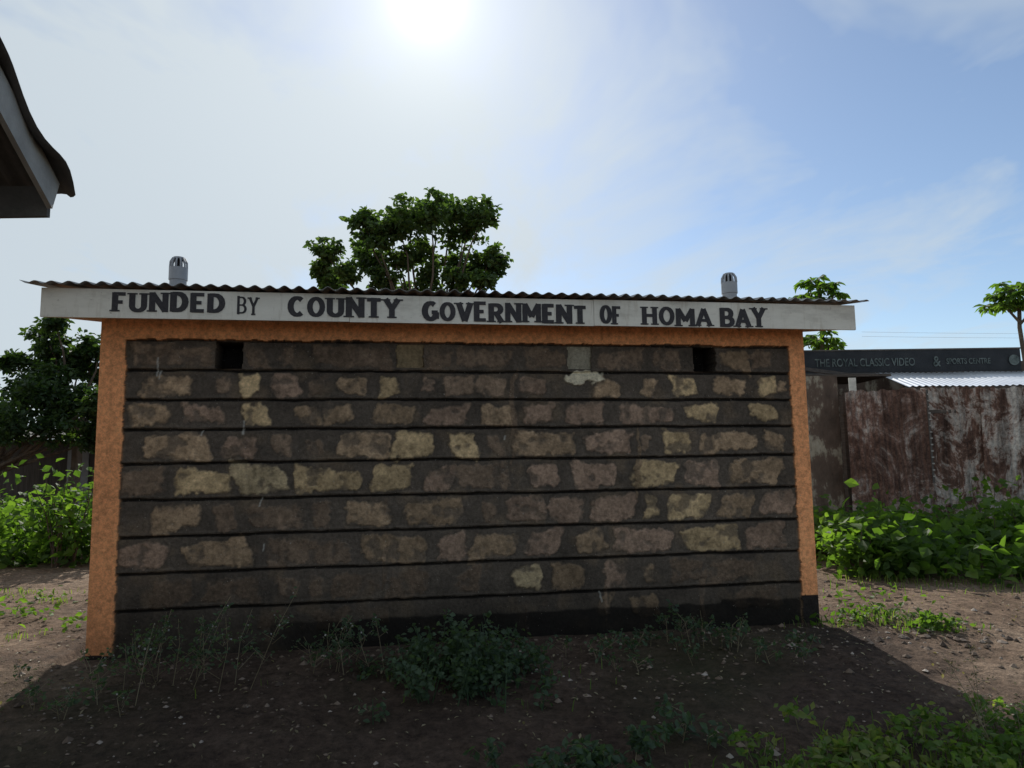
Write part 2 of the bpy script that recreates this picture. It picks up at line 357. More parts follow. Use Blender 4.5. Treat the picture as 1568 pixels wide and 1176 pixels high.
for ri,(z1,z0,L) in enumerate(rows):
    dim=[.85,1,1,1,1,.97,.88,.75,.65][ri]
    for x0,x1,c in L:
        hh=(z1-z0)/2-rr.uniform(.030,.052);cx=(x0+x1)/2;cz=(z0+z1)/2+rr.uniform(-.012,.008);hw=(x1-x0)/2
        hh=min(hh,max(.045,hw*1.3));r=min(hw,hh)*.4
        sk=rr.uniform(-.3,.3);ta=rr.uniform(-.5,.5)
        ax=wx-cx+sk*(wz-cz);az=(wz-cz)*(1+ta*(wx-cx)/max(hw,.05)*.5)+.02*rr.uniform(-1,1)*(wx-cx)/max(hw,.05)
        qx=np.abs(ax)-hw+r;qz=np.abs(az)-hh+r
        d=np.hypot(np.maximum(qx,0),np.maximum(qz,0))+np.minimum(np.maximum(qx,qz),0)-r+edge
        m=sst(.014,-.012,d)*stv[c]
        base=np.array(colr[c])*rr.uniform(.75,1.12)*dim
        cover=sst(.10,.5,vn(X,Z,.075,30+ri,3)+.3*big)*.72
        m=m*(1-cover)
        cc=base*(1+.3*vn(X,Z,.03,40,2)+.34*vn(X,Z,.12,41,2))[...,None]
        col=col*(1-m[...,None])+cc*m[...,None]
        rim=np.exp(-((d-.012)/.008)**2)*stv[c];col=col*(1-.2*rim[...,None]) if c!='d' else col
        Yd-= .006*m
for zl in lines:
    lz=zl+.008*vn(X,Z*0,.35,50+int(zl*10),2)+.003*vn(X,Z*0,.05,60,2)
    th_=.0080+.004*vn(X,Z*0,.2,61,2)
    m=sst(.004,-.002,np.abs(Z-lz)-th_)
    col=col*(1-m[...,None]*.82)
    Yd+=m*.018
    lip=np.exp(-((Z-lz-.022)/.008)**2);Yd-=lip*.004
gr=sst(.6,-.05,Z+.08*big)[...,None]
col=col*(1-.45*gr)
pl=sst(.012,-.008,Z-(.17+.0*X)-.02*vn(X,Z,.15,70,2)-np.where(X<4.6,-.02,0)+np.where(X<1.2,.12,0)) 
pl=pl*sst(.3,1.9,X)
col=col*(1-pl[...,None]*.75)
for dx,za,zb in((.38,2.06,1.92),(.40,1.97,1.90),(.70,1.53,1.49),(.985,1.60,1.50),(1.12,1.05,.98),(1.13,.72,.66),(2.9,1.48,1.44),(3.62,.28,.20)):
    m=sst(.004,-.003,np.abs(wx-.0-dx)-.005)*((Z<za)&(Z>zb));col=col*(1-m[...,None]*.8)+np.array((.42,.41,.37))*m[...,None]*.8
def rect(x0,x1,z0,z1): return (X>x0+edge*.4)&(X<x1+edge*.4)&(Z>z0)&(Z<z1)
for x0,x1,k in((.78,.965,0),(4.45,4.64,0),(2.08,2.28,1),(3.41,3.60,2)):
    m=rect(x0,x1,1.985+(.01 if k else 0),2.178)
    if k==0: col[m]=(.012,.011,.010);Yd[m]=.22  # open vents: darkness of the hole painted in as near-black
    if k==1: col[m]=np.array((.22,.165,.095))*(1+.3*mid[m])[:,None];Yd[m]=.02
    if k==2: col[m]=np.array((.32,.29,.22))*(1+.2*mid[m])[:,None];Yd[m]=.025
d=np.hypot((wx-3.53)/.165,(wz-1.925-.03*(X-3.53))/.052)-1+.75*vn(X,Z,.07,80,3)
m=sst(.12,-.08,d)[...,None];col=col*(1-m)+np.array((.64,.57,.42))*(1+.15*mid)[...,None]*m;Yd-=.014*m[...,0]
ed=.012*vn(X,Z,.06,90,3)+.006*vn(X,Z,.02,91,2)
lb=.172+ed;rb=LW-.135+ed;tb=2.192+ed*.9+.010*vn(X,Z*0,.5,92,2)
om=((X<lb)|(X>rb)|(Z>tb))
rightcut=(X>LW/2)&(Z<.185+ed*.5);leftcut=(X<LW/2)&(Z<.0+ed)
oc=np.array((.86,.375,.165))*(1+.10*big+.07*vn(X,Z,.04,93,3))[...,None]
dirt=sst(.6,-.1,Z+.3*vn(X,Z,.2,94,3))[...,None];oc=oc*(1-.34*dirt)+np.array((.10,.06,.04))*.25*dirt
sp_=sst(.35,.6,vn(X,Z,.05,95,3))[...,None];oc=oc*(1-.2*sp_)
stk=sst(.2,.6,vn(X,Z*.12,.03,96,3)+.3*vn(X,Z,.4,97,1))[...,None];oc=oc*(1-.14*stk)
oc=np.minimum(oc,.88)
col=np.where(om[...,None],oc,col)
cut=om&(rightcut|leftcut);col[cut]=(.022,.018,.016)
halo=np.minimum(np.minimum(np.abs(X-lb),np.abs(X-rb)),np.abs(Z-tb))
hm=(np.exp(-(halo/.010)**2)*(~om))[...,None];col=col*(1-hm*.5)+np.array((.34,.22,.13))*hm*.5*(.6+.4*mid)[...,None]
Yd=np.where(om,-.014+.0012*mid+.003*big,Yd)
col=np.clip(col,0.004,1)
Vv=np.stack([X,Yd,Z],-1).reshape(-1,3)
I=np.arange(nx*nz).reshape(nx,nz)
Fq=np.stack([I[:-1,:-1],I[1:,:-1],I[1:,1:],I[:-1,1:]],-1).reshape(-1,4)
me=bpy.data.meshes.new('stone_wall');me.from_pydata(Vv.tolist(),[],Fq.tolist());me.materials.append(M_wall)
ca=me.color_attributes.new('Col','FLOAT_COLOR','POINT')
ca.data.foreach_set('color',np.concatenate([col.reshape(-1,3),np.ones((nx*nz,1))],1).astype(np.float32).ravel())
ob=bpy.data.objects.new('stone_wall',me);sc.collection.objects.link(ob);ob.parent=TB
DEP=1.75;RISE=.135
def zr(y): return 2.518+RISE*(y+.315)
mb=MB()
def wallbox(x0,x1,y0,y1):
    a,b=zr(y0)-.06,zr(y1)-.06
    vs=[(x0,y0,-.15),(x1,y0,-.15),(x1,y1,-.15),(x0,y1,-.15),(x0,y0,a),(x1,y0,a),(x1,y1,b),(x0,y1,b)]
    mb.add(vs,[(0,3,2,1),(4,5,6,7),(0,1,5,4),(1,2,6,5),(2,3,7,6),(3,0,4,7)])
wallbox(.002,.14,-.010,DEP);wallbox(LW-.14,LW-.002,-.010,DEP);wallbox(.14,LW-.14,DEP-.14,DEP)
for i,v in enumerate(mb.v):
    if abs(v[1]+.010)<1e-6 and .01<v[0]<LW-.01: mb.v[i]=(v[0],.06,v[2])
mb.obj('side_and_back_walls',[M_ofl],TB)
mb=MB();mb.box(.15,LW-.15,.26,.28,1.9,2.3,0);mb.obj('vent_dark_interior',[M_dark],TB)  # black sheet standing for the unlit inside behind the vents
mb=MB()
for x0,x1,dy,dz in((-.29,1.745,0,0),(1.748,3.555,.0015,-.002),(3.558,5.73,.0005,.001)):
    mb.box(x0,x1,-.262+dy,-.24,2.292+dz,2.492+dz)
for x0,x1 in((-.29,-.268),(5.708,5.73)):
    y0,y1=-.238,DEP+.12;a,b=RISE*(y0+.25),RISE*(y1+.25)
    vs=[(x0,y0,2.30+a),(x1,y0,2.30+a),(x1,y1,2.34+b),(x0,y1,2.34+b),(x0,y0,2.49+a),(x1,y0,2.49+a),(x1,y1,2.49+b),(x0,y1,2.49+b)]
    mb.add(vs,[(0,3,2,1),(4,5,6,7),(0,1,5,4),(1,2,6,5),(2,3,7,6),(3,0,4,7)])
mb.obj('fascia_board',[M_fas],TB)
mb=MB()
mb.box(-.26,5.70,-.235,-.19,2.38,2.45)
for x in np.linspace(-.1,5.5,7): mb.beam((x,-.22,2.45),(x,DEP+.1,2.45+RISE*2.05),.05,.08)
mb.obj('roof_timbers',[M_wood],TB)
mb=MB();pitch=.1;nxr=int(6.22/pitch*8);xr=np.linspace(-.395,5.825,nxr);yr=[-.315,.2,.8,1.4,DEP+.2]
vs=[];fs=[]
for t in(0,.003):
    for j,y in enumerate(yr):
        for i,x in enumerate(xr):
            jit=.005*math.sin(x*3.1)+.004*math.sin(x*9.7+1)+(.005 if int((x+.4)/.76)%2 else 0) if j==0 else 0
            vs.append((x,y+jit*3,zr(y)+(.0115+.002*math.sin(x*5.3))*math.cos(2*math.pi*x/pitch)+t+jit*.9))
n1_=nxr*len(yr)
for k in(0,1):
    for j in range(len(yr)-1):
        for i in range(nxr-1):
            a=k*n1_+j*nxr+i;q=(a,a+1,a+nxr+1,a+nxr);fs.append(q if k else q[::-1])
for i in range(nxr-1): fs.append((i,i+1,n1_+i+1,n1_+i))
mb.add(vs,fs);mb.obj('corrugated_roof',[M_tin],TB,True)
def arc(cx,cy,rx,ry,a0,a1,n=9): return [(cx+rx*math.cos(math.radians(a0+(a1-a0)*i/(n-1))),cy+ry*math.sin(math.radians(a0+(a1-a0)*i/(n-1)))) for i in range(n)]
G={
'F':([[(.2,0),(.2,1)],[(.1,.92),(.9,.92)],[(.2,.5),(.72,.5)]],[(.2,0)]),
'E':([[(.2,0),(.2,1)],[(.1,.92),(.92,.92)],[(.2,.5),(.75,.5)],[(.1,.08),(.92,.08)]],[]),
'U':([[(.17,1),(.17,.35)]+arc(.5,.32,.33,.24,180,360)+[(.83,.35),(.83,1)]],[(.17,1),(.83,1)]),
'N':([[(.15,0),(.15,1)],[(.15,.95),(.85,.05)],[(.85,0),(.85,1)]],[(.15,0),(.85,1)]),
'D':([[(.17,0),(.17,1)],[(.1,.92)]+arc(.42,.5,.42,.42,90,-90)+[(.1,.08)]],[]),
'B':([[(.17,0),(.17,1)],[(.1,.92)]+arc(.5,.71,.28,.21,90,-90)+[(.17,.5)],[(.17,.5)]+arc(.52,.29,.33,.21,90,-90)+[(.1,.08)]],[]),
'Y':([[(.12,1),(.5,.48)],[(.88,1),(.5,.48)],[(.5,.5),(.5,0)]],[(.12,1),(.88,1),(.5,0)]),
'C':([arc(.54,.5,.38,.42,48,312,14)],[]),
'O':([arc(.5,.5,.36,.41,0,360,20)],[]),
'T':([[(.5,0),(.5,1)],[(.05,.9),(.95,.9)]],[(.5,0)]),
'G':([arc(.52,.5,.38,.42,50,330,14)+[(.86,.42)],[(.58,.44),(.98,.44)],[(.86,.44),(.86,.1)]],[]),
'V':([[(.1,1),(.5,.04)],[(.9,1),(.5,.04)]],[(.1,1),(.9,1)]),
'R':([[(.17,0),(.17,1)],[(.1,.92)]+arc(.5,.70,.3,.22,90,-90)+[(.17,.48)],[(.5,.48),(.88,0)]],[(.17,0),(.88,0)]),
'M':([[(.12,0),(.12,1)],[(.12,.97),(.5,.3)],[(.5,.3),(.88,.97)],[(.88,0),(.88,1)]],[(.12,0),(.88,0)]),
'H':([[(.17,0),(.17,1)],[(.83,0),(.83,1)],[(.17,.52),(.83,.52)]],[(.17,0),(.17,1),(.83,0),(.83,1)]),
'A':([[(.08,0),(.5,.97)],[(.92,0),(.5,.97)],[(.27,.32),(.73,.32)]],[(.08,0),(.92,0)]),
}
mb=MB();ky=[0]
def strip(pts,hw,ox,oz,wd,ht):
    P=[Vector((ox+p[0]*wd,oz+p[1]*ht)) for p in pts];L=[]
    for i,p in enumerate(P):
        a=P[max(i-1,0)];b=P[min(i+1,len(P)-1)]
        if (Vector(pts[0])-Vector(pts[-1])).length<.01 and len(pts)>3 and i in(0,len(P)-1): a,b=P[-2],P[1]
        d=(b-a).normalized();nrm=Vector((-d.y,d.x))
        ang=abs(d.y);h=hw*(.62+.38*ang)
        L.append((p+nrm*h,p-nrm*h))
    ky[0]+=1;y=-.2645-.00003*(ky[0]%20)
    vs=[(q.x,y,q.y) for pr in L for q in pr]
    mb.add(vs,[(2*i,2*i+1,2*i+3,2*i+2) for i in range(len(P)-1)])
def word(txt,x0,x1,z0,z1,thick=.021,gap=.22):
    wl={'M':1.2,'N':1.05,'F':.82,'E':.85,'T':.9}
    ws=[wl.get(c,1) for c in txt];tot=sum(ws)+gap*(len(txt)-1);u=(x1-x0)/tot;x=x0
    for c,wf in zip(txt,ws):
        dz=rr.uniform(-.004,.004);h=(z1-z0)*rr.uniform(.96,1.03);tk=thick*rr.uniform(.9,1.1)
        st,sf=G[c]
        for s_ in st: strip(s_,tk/2*1.15,x,z0+dz,wf*u,h)
        for sx,sz in sf:
            cx=x+sx*wf*u;zz_=z0+dz+(sz*h if sz==0 else h)
            q=.006 if sz==0 else -.006
            strip([(cx-tk*.95,zz_+q),(cx+tk*.95,zz_+q)],.0085,0,0,1,1)
        x+=u*(wf+gap)
word('FUNDED',.157,.893,2.338,2.474,.036,.12)
word('BY',.971,1.120,2.330,2.462,.016,.1)
word('COUNTY',1.317,2.106,2.322,2.466,.036,.12)
word('GOVERNMENT',2.267,3.498,2.306,2.452,.036,.12)
word('OF',3.606,3.772,2.304,2.448,.030,.1)
word('HOMA',3.933,4.499,2.302,2.446,.035,.1)
word('BAY',4.569,4.954,2.298,2.448,.036,.1)
mb.obj('painted_lettering',[M_let],TB)
def pipe(x,y,r):
    e=MB();zt=2.80
    e.tube([(x,y,1.9),(x,y,zt)],[r*.9,r*.9],24)
    e.tube([(x,y,2.70),(x,y,2.705),(x,y,zt),(x,y,zt+.002)],[r*.9,r,r,r*.9],24)
    for k in range(12):
        a=2*math.pi*k/12;cx,cy=math.cos(a),math.sin(a)
        pts=[(x+cx*r*.92,y+cy*r*.92,zt),(x+cx*r*.88,y+cy*r*.88,zt+.045),(x+cx*r*.62,y+cy*r*.62,zt+.078)]
        e.tube(pts,[.0075,.0075,.007],5)
    e.tube([(x,y,zt+.072),(x,y,zt+.085),(x,y,zt+.092)],[r*.66,r*.6,r*.2],20)
    e.tube([(x,y,zt-.05),(x,y,zt+.07)],[r*.45,r*.4],12,1)
    return e
pipe(.41,.3,.068).obj('vent_pipe_a',[M_pvc,M_dark],TB)
pipe(4.94,.3,.068).obj('vent_pipe_b',[M_pvc,M_dark],TB)

# ------------------------------------------------------------ neighbouring house (only roof corner in view)
NH=empty('neighbour_house')
C0=Vector((-2.33,3.5,2.66));dv=Vector((.2,-1,.44))
def H(p): return Vector(S(p.x,p.y,p.z))
V0=C0;V1=C0+dv*3.5
Lx=Vector((-1,0,0))
mb=MB()
mb.beam(H(V0),H(V1),.025,.17,0)
mb.obj('verge_board',[M_grybrd],NH)
mb=MB();mb.beam(H(V0+Lx*.02+Vector((0,.0,-.03))),H(V0+Lx*5+Vector((0,0,-.03))),.025,.16,0);mb.obj('eave_fascia',[M_rust_roof],NH)
mb=MB()
for s_ in (.6,1.3,2.0,2.7,3.4): mb.beam(H(V0+dv*s_+Vector((-.03,0,-.02))),H(V0+dv*s_+Lx*5+Vector((0,0,-.02))),.05,.07)
for k in (.5,1.5,2.5): mb.beam(H(V0+Lx*k+Vector((0,0,-.07))),H(V1+Lx*k+Vector((0,0,-.07))),.05,.1)
mb.obj('roof_timbers_house',[M_wood],NH)
mb=MB();vs=[];fs=[];na,nb_=260,60
for j in range(nb_):
    t=j/(nb_-1)
    for i in range(na):
        u_=i/(na-1)*5.1-.07
        p=V0+dv*(t*3.62-.10)+Lx*u_+Vector((0,0,.095+.014*math.cos(u_*2*math.pi/.09)))
        if i<3: p+=Vector((.022*math.sin(t*31),0,.028*math.sin(t*44)-.01))
        if j==0: p+=Vector((0,.02*math.sin(i*.7),.01*math.sin(i*1.3)))
        vs.append(H(p))
for j in range(nb_-1):
    for i in range(na-1):
        a=j*na+i;fs.append((a,a+1,a+na+1,a+na))
mb.add(vs,fs);mb.obj('house_roof_sheet',[M_rust_roof],NH,True)
mb=MB()
mb.box(-7,-3.05,-.2,2.9,-.4,2.75,0,lambda x,y,z:S(x,y,z))
mb.obj('house_wall',[M_plaster],NH)

# ------------------------------------------------------------ right side: fence, shop
def corr(mb,l0,l1,f0,z0,z1,pitch=.076,amp=.006,tilt=0,mi=0,top=0.0):
    n=int((l1-l0)/pitch*8);rowsz=7;vs=[];fs=[]
    for j in range(rowsz):
        t=j/(rowsz-1)
        for i in range(n+1):
            l=l0+(l1-l0)*i/n
            jag=(.012*math.sin(l*17)+.01*math.sin(l*41)) if j==rowsz-1 else 0
            vs.append(S(l,f0+amp*math.cos(2*math.pi*l/pitch)+tilt*t+.03*math.sin(l*2+t*3),z0+(z1-z0+top*(l-l0))*t+jag))
    for j in range(rowsz-1):
        for i in range(n):
            a=j*(n+1)+i;fs.append((a,a+1,a+n+2,a+n+1))
    mb.add(vs,fs,mi)
FE=empty('corrugated_fence')
mb=MB()
corr(mb,4.70,5.5,10.0,-.1,2.20,mi=0,top=.01);corr(mb,5.42,5.92,10.04,-.1,2.23,mi=0);corr(mb,5.84,6.7,10.07,-.1,2.24,mi=1,tilt=.02);corr(mb,6.62,7.5,10.02,-.1,2.22,mi=1);corr(mb,7.42,8.3,10.05,-.1,2.25,mi=1);corr(mb,8.2,12,10.0,-.1,2.2,mi=0)
mb.obj('fence_sheets',[M_r1,M_r2],FE,True)
mb=MB()
for l in(4.75,5.86,7.45,9,10.5): mb.beam(S(l,10.16,-.2),S(l,10.16,2.15),.08,.08)
for z in(.5,1.9): mb.beam(S(4.7,10.13,z),S(12,10.13,z),.05,.05)
mb.obj('fence_posts',[M_wood],FE)
mb=MB();mb.box(5.835,5.86,9.965,9.98,.9,2.2,0,S)
for k in range(14): mb.box(5.84,5.868,9.952,9.964,.98+k*.088,1.0+k*.088,1,S)
mb.obj('nailed_strip',[M_rust_roof,M_grybrd],FE)

SH=empty('video_shop')
mb=MB();mb.box(3.4,4.72,10.25,13.2,-.2,2.45,0,S);mb.obj('plastered_wall',[M_plaster],SH)
mb=MB();mb.box(4.75,15,13.45,18,-.2,3.05,0,S);mb.obj('shop_wall',[M_plaster],SH)
M_sign=mottled('sign_navy',(.010,.013,.017),(.028,.03,.034),4,.6)
M_st=mottled('sign_lettering',(.03,.045,.043),(.17,.20,.19),9,.6)
mb=MB();mb.box(5.35,9.62,13.3,13.33,2.85,3.26,0,S);mb.box(5.33,9.64,13.29,13.335,3.265,3.29,1,S);mb.box(5.33,9.64,13.29,13.335,2.82,2.845,1,S)
mb.obj('sign_board',[M_sign,M_rust_roof],SH)
def text(txt,l,f,z,size,name,par,sx=1):
    cu=bpy.data.curves.new(name,'FONT');cu.body=txt;cu.size=size;cu.offset=size*.012;cu.extrude=.001
    o=bpy.data.objects.new(name,cu);sc.collection.objects.link(o);cu.materials.append(M_st)
    o.location=S(l,f,z);o.rotation_euler=(math.pi/2,0,-math.radians(9));o.scale=(sx,1,1);o.parent=par;return o
text('THE ROYAL CLASSIC VIDEO',5.72,13.285,2.97,.21,'sign_text_large',SH,.72)
text('&',7.95,13.285,2.95,.28,'sign_text_ampersand',SH,.8)
text('SPORTS CENTRE',8.2,13.285,2.99,.15,'sign_text_small',SH,.75)
mb=MB();cv=[];
for k in range(24):
    a=2*math.pi*k/24;cv.append(S(9.48+.1*math.cos(a),13.28,3.05+.1*math.sin(a)))
mb.add(cv,[tuple(range(24))]);mb.obj('sign_roundel',[M_st],SH)
mb=MB();vs=[];fs=[];n=500
for j in range(6):
    t=j/5
    for i in range(n+1):
        l=6.30+(13-6.3)*i/n+.5*t*(1-i/n)
        vs.append(S(l,11.3+1.9*t,2.38+.44*t+.010*math.cos(i*2*math.pi/8)+.006*math.sin(i*.05)))
for j in range(5):
    for i in range(n):
        a=j*(n+1)+i;fs.append((a,a+1,a+n+2,a+n+1))
mb.add(vs,fs);mb.obj('awning_roof',[M_tin_new],SH,True)
mb=MB();
for l in(6.4,8,9.6,11.2): mb.beam(S(l,11.35,-.2),S(l,11.35,2.33),.08,.08)
mb.beam(S(6.3,11.32,2.33),S(13,11.32,2.33),.05,.07)
mb.beam(S(4.8,11.6,2.72),S(6.3,13.0,2.76),.06,.06);mb.box(4.72,6.4,11.9,13.2,2.62,2.66,0,S)
mb.obj('awning_frame',[M_wood],SH)
mb=MB();mb.box(5.25,5.36,11.0,11.02,2.2,2.5,0,S);mb.obj('pale_board',[M_fas],SH)
mb=MB()
for k,z in enumerate((3.75,3.66)):
    pts=[]
    for i in range(30):
        t=i/29;pts.append(S(7+14*t,14+2*t,z+.25*t-.3*t*(1-t)))
    mb.tube(pts,[.0018]*30,4)
mb.obj('power_line',[M_grybrd])

# left shed
SD=empty('timber_shed')
mb=MB();mb.box(-14,-9.6,17,19.5,-.1,1.95,0,S);mb.obj('shed_walls',[mottled('shed_boards',(.04,.035,.03),(.09,.075,.065),3,.9,.4,.01,0,.2,(8,8,.6))],SD)
mb=MB();mb.add([S(-14.2,16.6,1.95),S(-9.4,16.6,1.95),S(-9.4,19.8,2.3),S(-14.2,19.8,2.3),S(-14.2,16.6,2.0),S(-9.4,16.6,2.0),S(-9.4,19.8,2.35),S(-14.2,19.8,2.35)],[(0,3,2,1),(4,5,6,7),(0,1,5,4),(1,2,6,5),(2,3,7,6),(3,0,4,7)]);mb.obj('shed_roof',[M_rust_roof],SD)
mb=MB();mb.box(-10.6,-10.1,16.97,16.99,.0,1.75,0,S);mb.obj('shed_door',[mottled('door_grey',(.2,.2,.2),(.28,.28,.28),4)],SD)

# ------------------------------------------------------------ trees
def lobes(mb,L,depth,per,leaf,mi=1,asp=.5,sub=9,sr=.42):
    for (l,f,z,r) in L:
        for k in range(sub):
            d=RS.normal(size=3);d/=np.linalg.norm(d);q=d*r*RS.uniform(.25,1.0)
            q[1]*=depth
            cr=r*sr*RS.uniform(.6,1.25)
            n=int(per*RS.uniform(.6,1.3))
            P=RS.normal(size=(n,3));P/=np.linalg.norm(P,axis=1,keepdims=True);P*=(cr*RS.rand(n,1)**.5);P[:,2]*=.7
            W=np.array([S(l+q[0]+p[0],f+q[1]+p[1],z+q[2]*.9+p[2]) for p in P])
            mb.leaves(W,leaf,mi,asp)
def limb(mb,a,b,r0,r1,n=6,wob=.15):
    a=Vector(a);b=Vector(b);pts=[];Ls=(b-a).length
    for i in range(n):
        t=i/(n-1);p=a.lerp(b,t)
        if 0<i<n-1: p+=Vector((random.uniform(-1,1),random.uniform(-1,1),random.uniform(-.5,.5)))*wob*Ls*.25
        pts.append(p)
    mb.tube(pts,[r0+(r1-r0)*i/(n-1) for i in range(n)],6,0);return pts
mb=MB()
# crown masses: (across, height, radius); listed top to bottom
LB=[(-1.75,7.22,.50),(-1.35,7.15,.42),(-2.35,7.02,.50),(-2.8,6.8,.42),(-.95,6.98,.42),(-.58,6.76,.36),(-3.2,6.6,.36),(-3.55,6.42,.26),
 (-1.75,6.75,.52),(-2.45,6.5,.50),(-2.95,6.3,.42),(-1.1,6.5,.48),(-4.15,6.05,.34),(-4.35,5.75,.28),(-2.0,6.2,.48),(-1.35,6.05,.42),(-.5,5.98,.38),(-.28,5.78,.26),
 (-3.2,5.9,.40),(-2.6,5.85,.42),(-.8,5.75,.32),(-1.9,5.6,.42),(-4.2,5.4,.34),(-3.6,5.45,.32),(-2.9,5.4,.38),(-1.2,5.35,.38),(-.6,5.25,.24),(-2.3,5.15,.42),(-3.6,5.0,.40),(-1.5,4.9,.5),(-4.2,5.0,.3)]
base=S(-1.9,16,-.1);fork=S(-1.95,16,2.8)
limb(mb,base,fork,.24,.19,5,.05)
LL=[]
for (l,z,r) in LB:
    f=16+random.uniform(-.9,.9);LL.append((l,f,z,r))
    midp=Vector(fork).lerp(Vector(S(l,f,z)),.5)+Vector((0,0,.1))
    limb(mb,fork,midp,.06,.03,4,.1);limb(mb,midp,S(l,f,z-.1),.03,.010,4,.2)
lobes(mb,LL,1.0,26,.135,1,.62,24,.40)
mb.obj('shade_tree',[M_bark,L_tree])
def simple_tree(name,bl,bf,L,leaf,per,sub,mat,tr=.16,asp=.5,fk=.4):
    mb=MB();zmax=max(z for _,_,z,_ in L)
    b=S(bl,bf,-.1);fo=S(bl+.1,bf,zmax*fk);limb(mb,b,fo,tr,tr*.75,5,.06)
    for (l,f,z,r) in L: limb(mb,fo,S(l,f,z),tr*.4,.012,6,.15)
    lobes(mb,L,1.0,per,leaf,1,asp,sub,.45)
    return mb.obj(name,[M_bark,mat])
def A(D,items): # crown masses of the trees standing D metres off, listed as (bearing*1000, elevation*1000, radius*1000)
    return [(b*D/1000,D+random.uniform(-.7,.7),1.281+e*D/1000,r*D/1000) for b,e,r in items]
simple_tree('mango_tree',-10.2,16.5,A(16.2,[(-656,182,28),(-628,196,17),(-684,178,18),(-610,172,24),(-642,154,28),(-675,140,24),(-600,140,24),(-618,118,28),(-700,150,16),(-625,140,24),(-590,165,16)]),.15,32,16,L_dark)
simple_tree('mango_tree',-11.5,15.5,A(15.3,[(-720,106,33),(-692,120,27),(-665,106,33),(-628,96,28),(-600,88,28),(-712,68,37),(-675,60,37),(-628,56,33),(-760,88,42),(-790,116,46),(-592,60,24),(-740,50,37),(-655,80,33),(-610,40,28),(-580,90,22)]),.14,36,18,L_dark,.14,.5,.35)
mb=MB();P=[]
for i in range(50):
    l=random.uniform(-8.6,-5.6);f=random.uniform(9.2,11);h=random.uniform(.5,1.3)*(.75+.25*math.sin(l*3.1))
    x,y,z=S(l,f);z=float(gz(x,y))
    for q in range(3): limb(mb,(x,y,z),(x+random.uniform(-.3,.3),y+random.uniform(-.3,.3),z+h),.012,.004,4,.2)
    n=110;Q=RS.normal(size=(n,3))*np.array((.24,.2,.24*h+.04));Q+=np.array((x,y,z+h*.55));Q=Q[Q[:,2]>z];P.append(Q)
mb.leaves(np.vstack(P),.12,1,.68);mb.obj('leafy_bush',[M_bark,L_bush])
mb=MB();P=[];Q2=[]
for i in range(135):
    l=random.uniform(3.6,9);f=7.2+2.4*random.random()**.8
    cl=float(vn(np.array(l),np.array(f),.8,77,2))
    h=max(.12,random.uniform(.2,.45)+.12*(f-7.3)+.45*cl)
    if cl<-.35 and f<8.3: continue
    x,y,z=S(l,f);z=float(gz(x,y))
    for q in range(2): limb(mb,(x,y,z),(x+random.uniform(-.2,.2),y+random.uniform(-.2,.2),z+h),.007,.003,4,.2)
    n=int(60+90*h);Q=RS.normal(size=(n,3))*np.array((.2,.18,.06+.18*h));Q+=np.array((x,y,z+h*.6));Q=Q[Q[:,2]>z]
    (P if random.random()<.7 else Q2).append(Q)
mb.leaves(np.vstack(P),.095,1,.7);mb.leaves(np.vstack(Q2),.14,1,.75,.1);mb.obj('leafy_bush',[M_bark,L_bush])
def papaya(name,l,f,tiers,tr=.09):
    mb=MB();zt=max(t[2] for t in tiers)
    limb(mb,S(l,f,-.1),S(l+.05,f,zt),tr,tr*.6,7,.03)
    for (dl,df,z,r,n) in tiers:
        c=Vector(S(l+dl,f+df,z))
        if abs(dl)>.05: limb(mb,S(l,f,z-.5),c,.04,.03,4,.05)
        for k in range(n):
            a=2*math.pi*k/n+random.uniform(-.2,.2);e=random.uniform(-.3,.8)
            t=c+Vector((math.cos(a)*math.cos(e),math.sin(a)*math.cos(e),math.sin(e)*.9))*r*random.uniform(.6,1)
            mb.tube([c,c.lerp(t,.5)+Vector((0,0,.03)),t],[.012,.009,.006],4,0)
            m=11;ds=[]
            for j in range(m):
                b=a+(j-m/2+.5)*.5;ds.append((math.cos(b),math.sin(b),-.5))
            mb.leaves(np.array([t]*m),.24*r/.4,1,.42,0,.9,np.array(ds))
    return mb.obj(name,[M_bark,L_bush])
papaya('papaya_tree',8.15,18.5,[(0,0,5.78,.45,14),(-.3,.1,5.45,.4,10),(.3,-.1,5.4,.4,10),(.05,0,5.1,.4,10),(-.05,0,4.35,.45,11),(.25,.1,4.15,.36,9)])
papaya('papaya_tree',13.3,18.3,[(0,0,5.5,.55,15),(-.3,.1,5.2,.45,10),(.4,-.1,5.15,.45,10)],.08)
mb=MB();LL=[]
for i in range(90):
    a=random.uniform(-1.0,1.0);D=random.uniform(34,46);LL.append((math.sin(a)*D*1.3,math.cos(a)*D,random.uniform(.6,2.2),random.uniform(1.0,1.7)))
lobes(mb,LL,1,16,.5,0,.6,9,.5)
mb.obj('distant_trees',[L_dark])

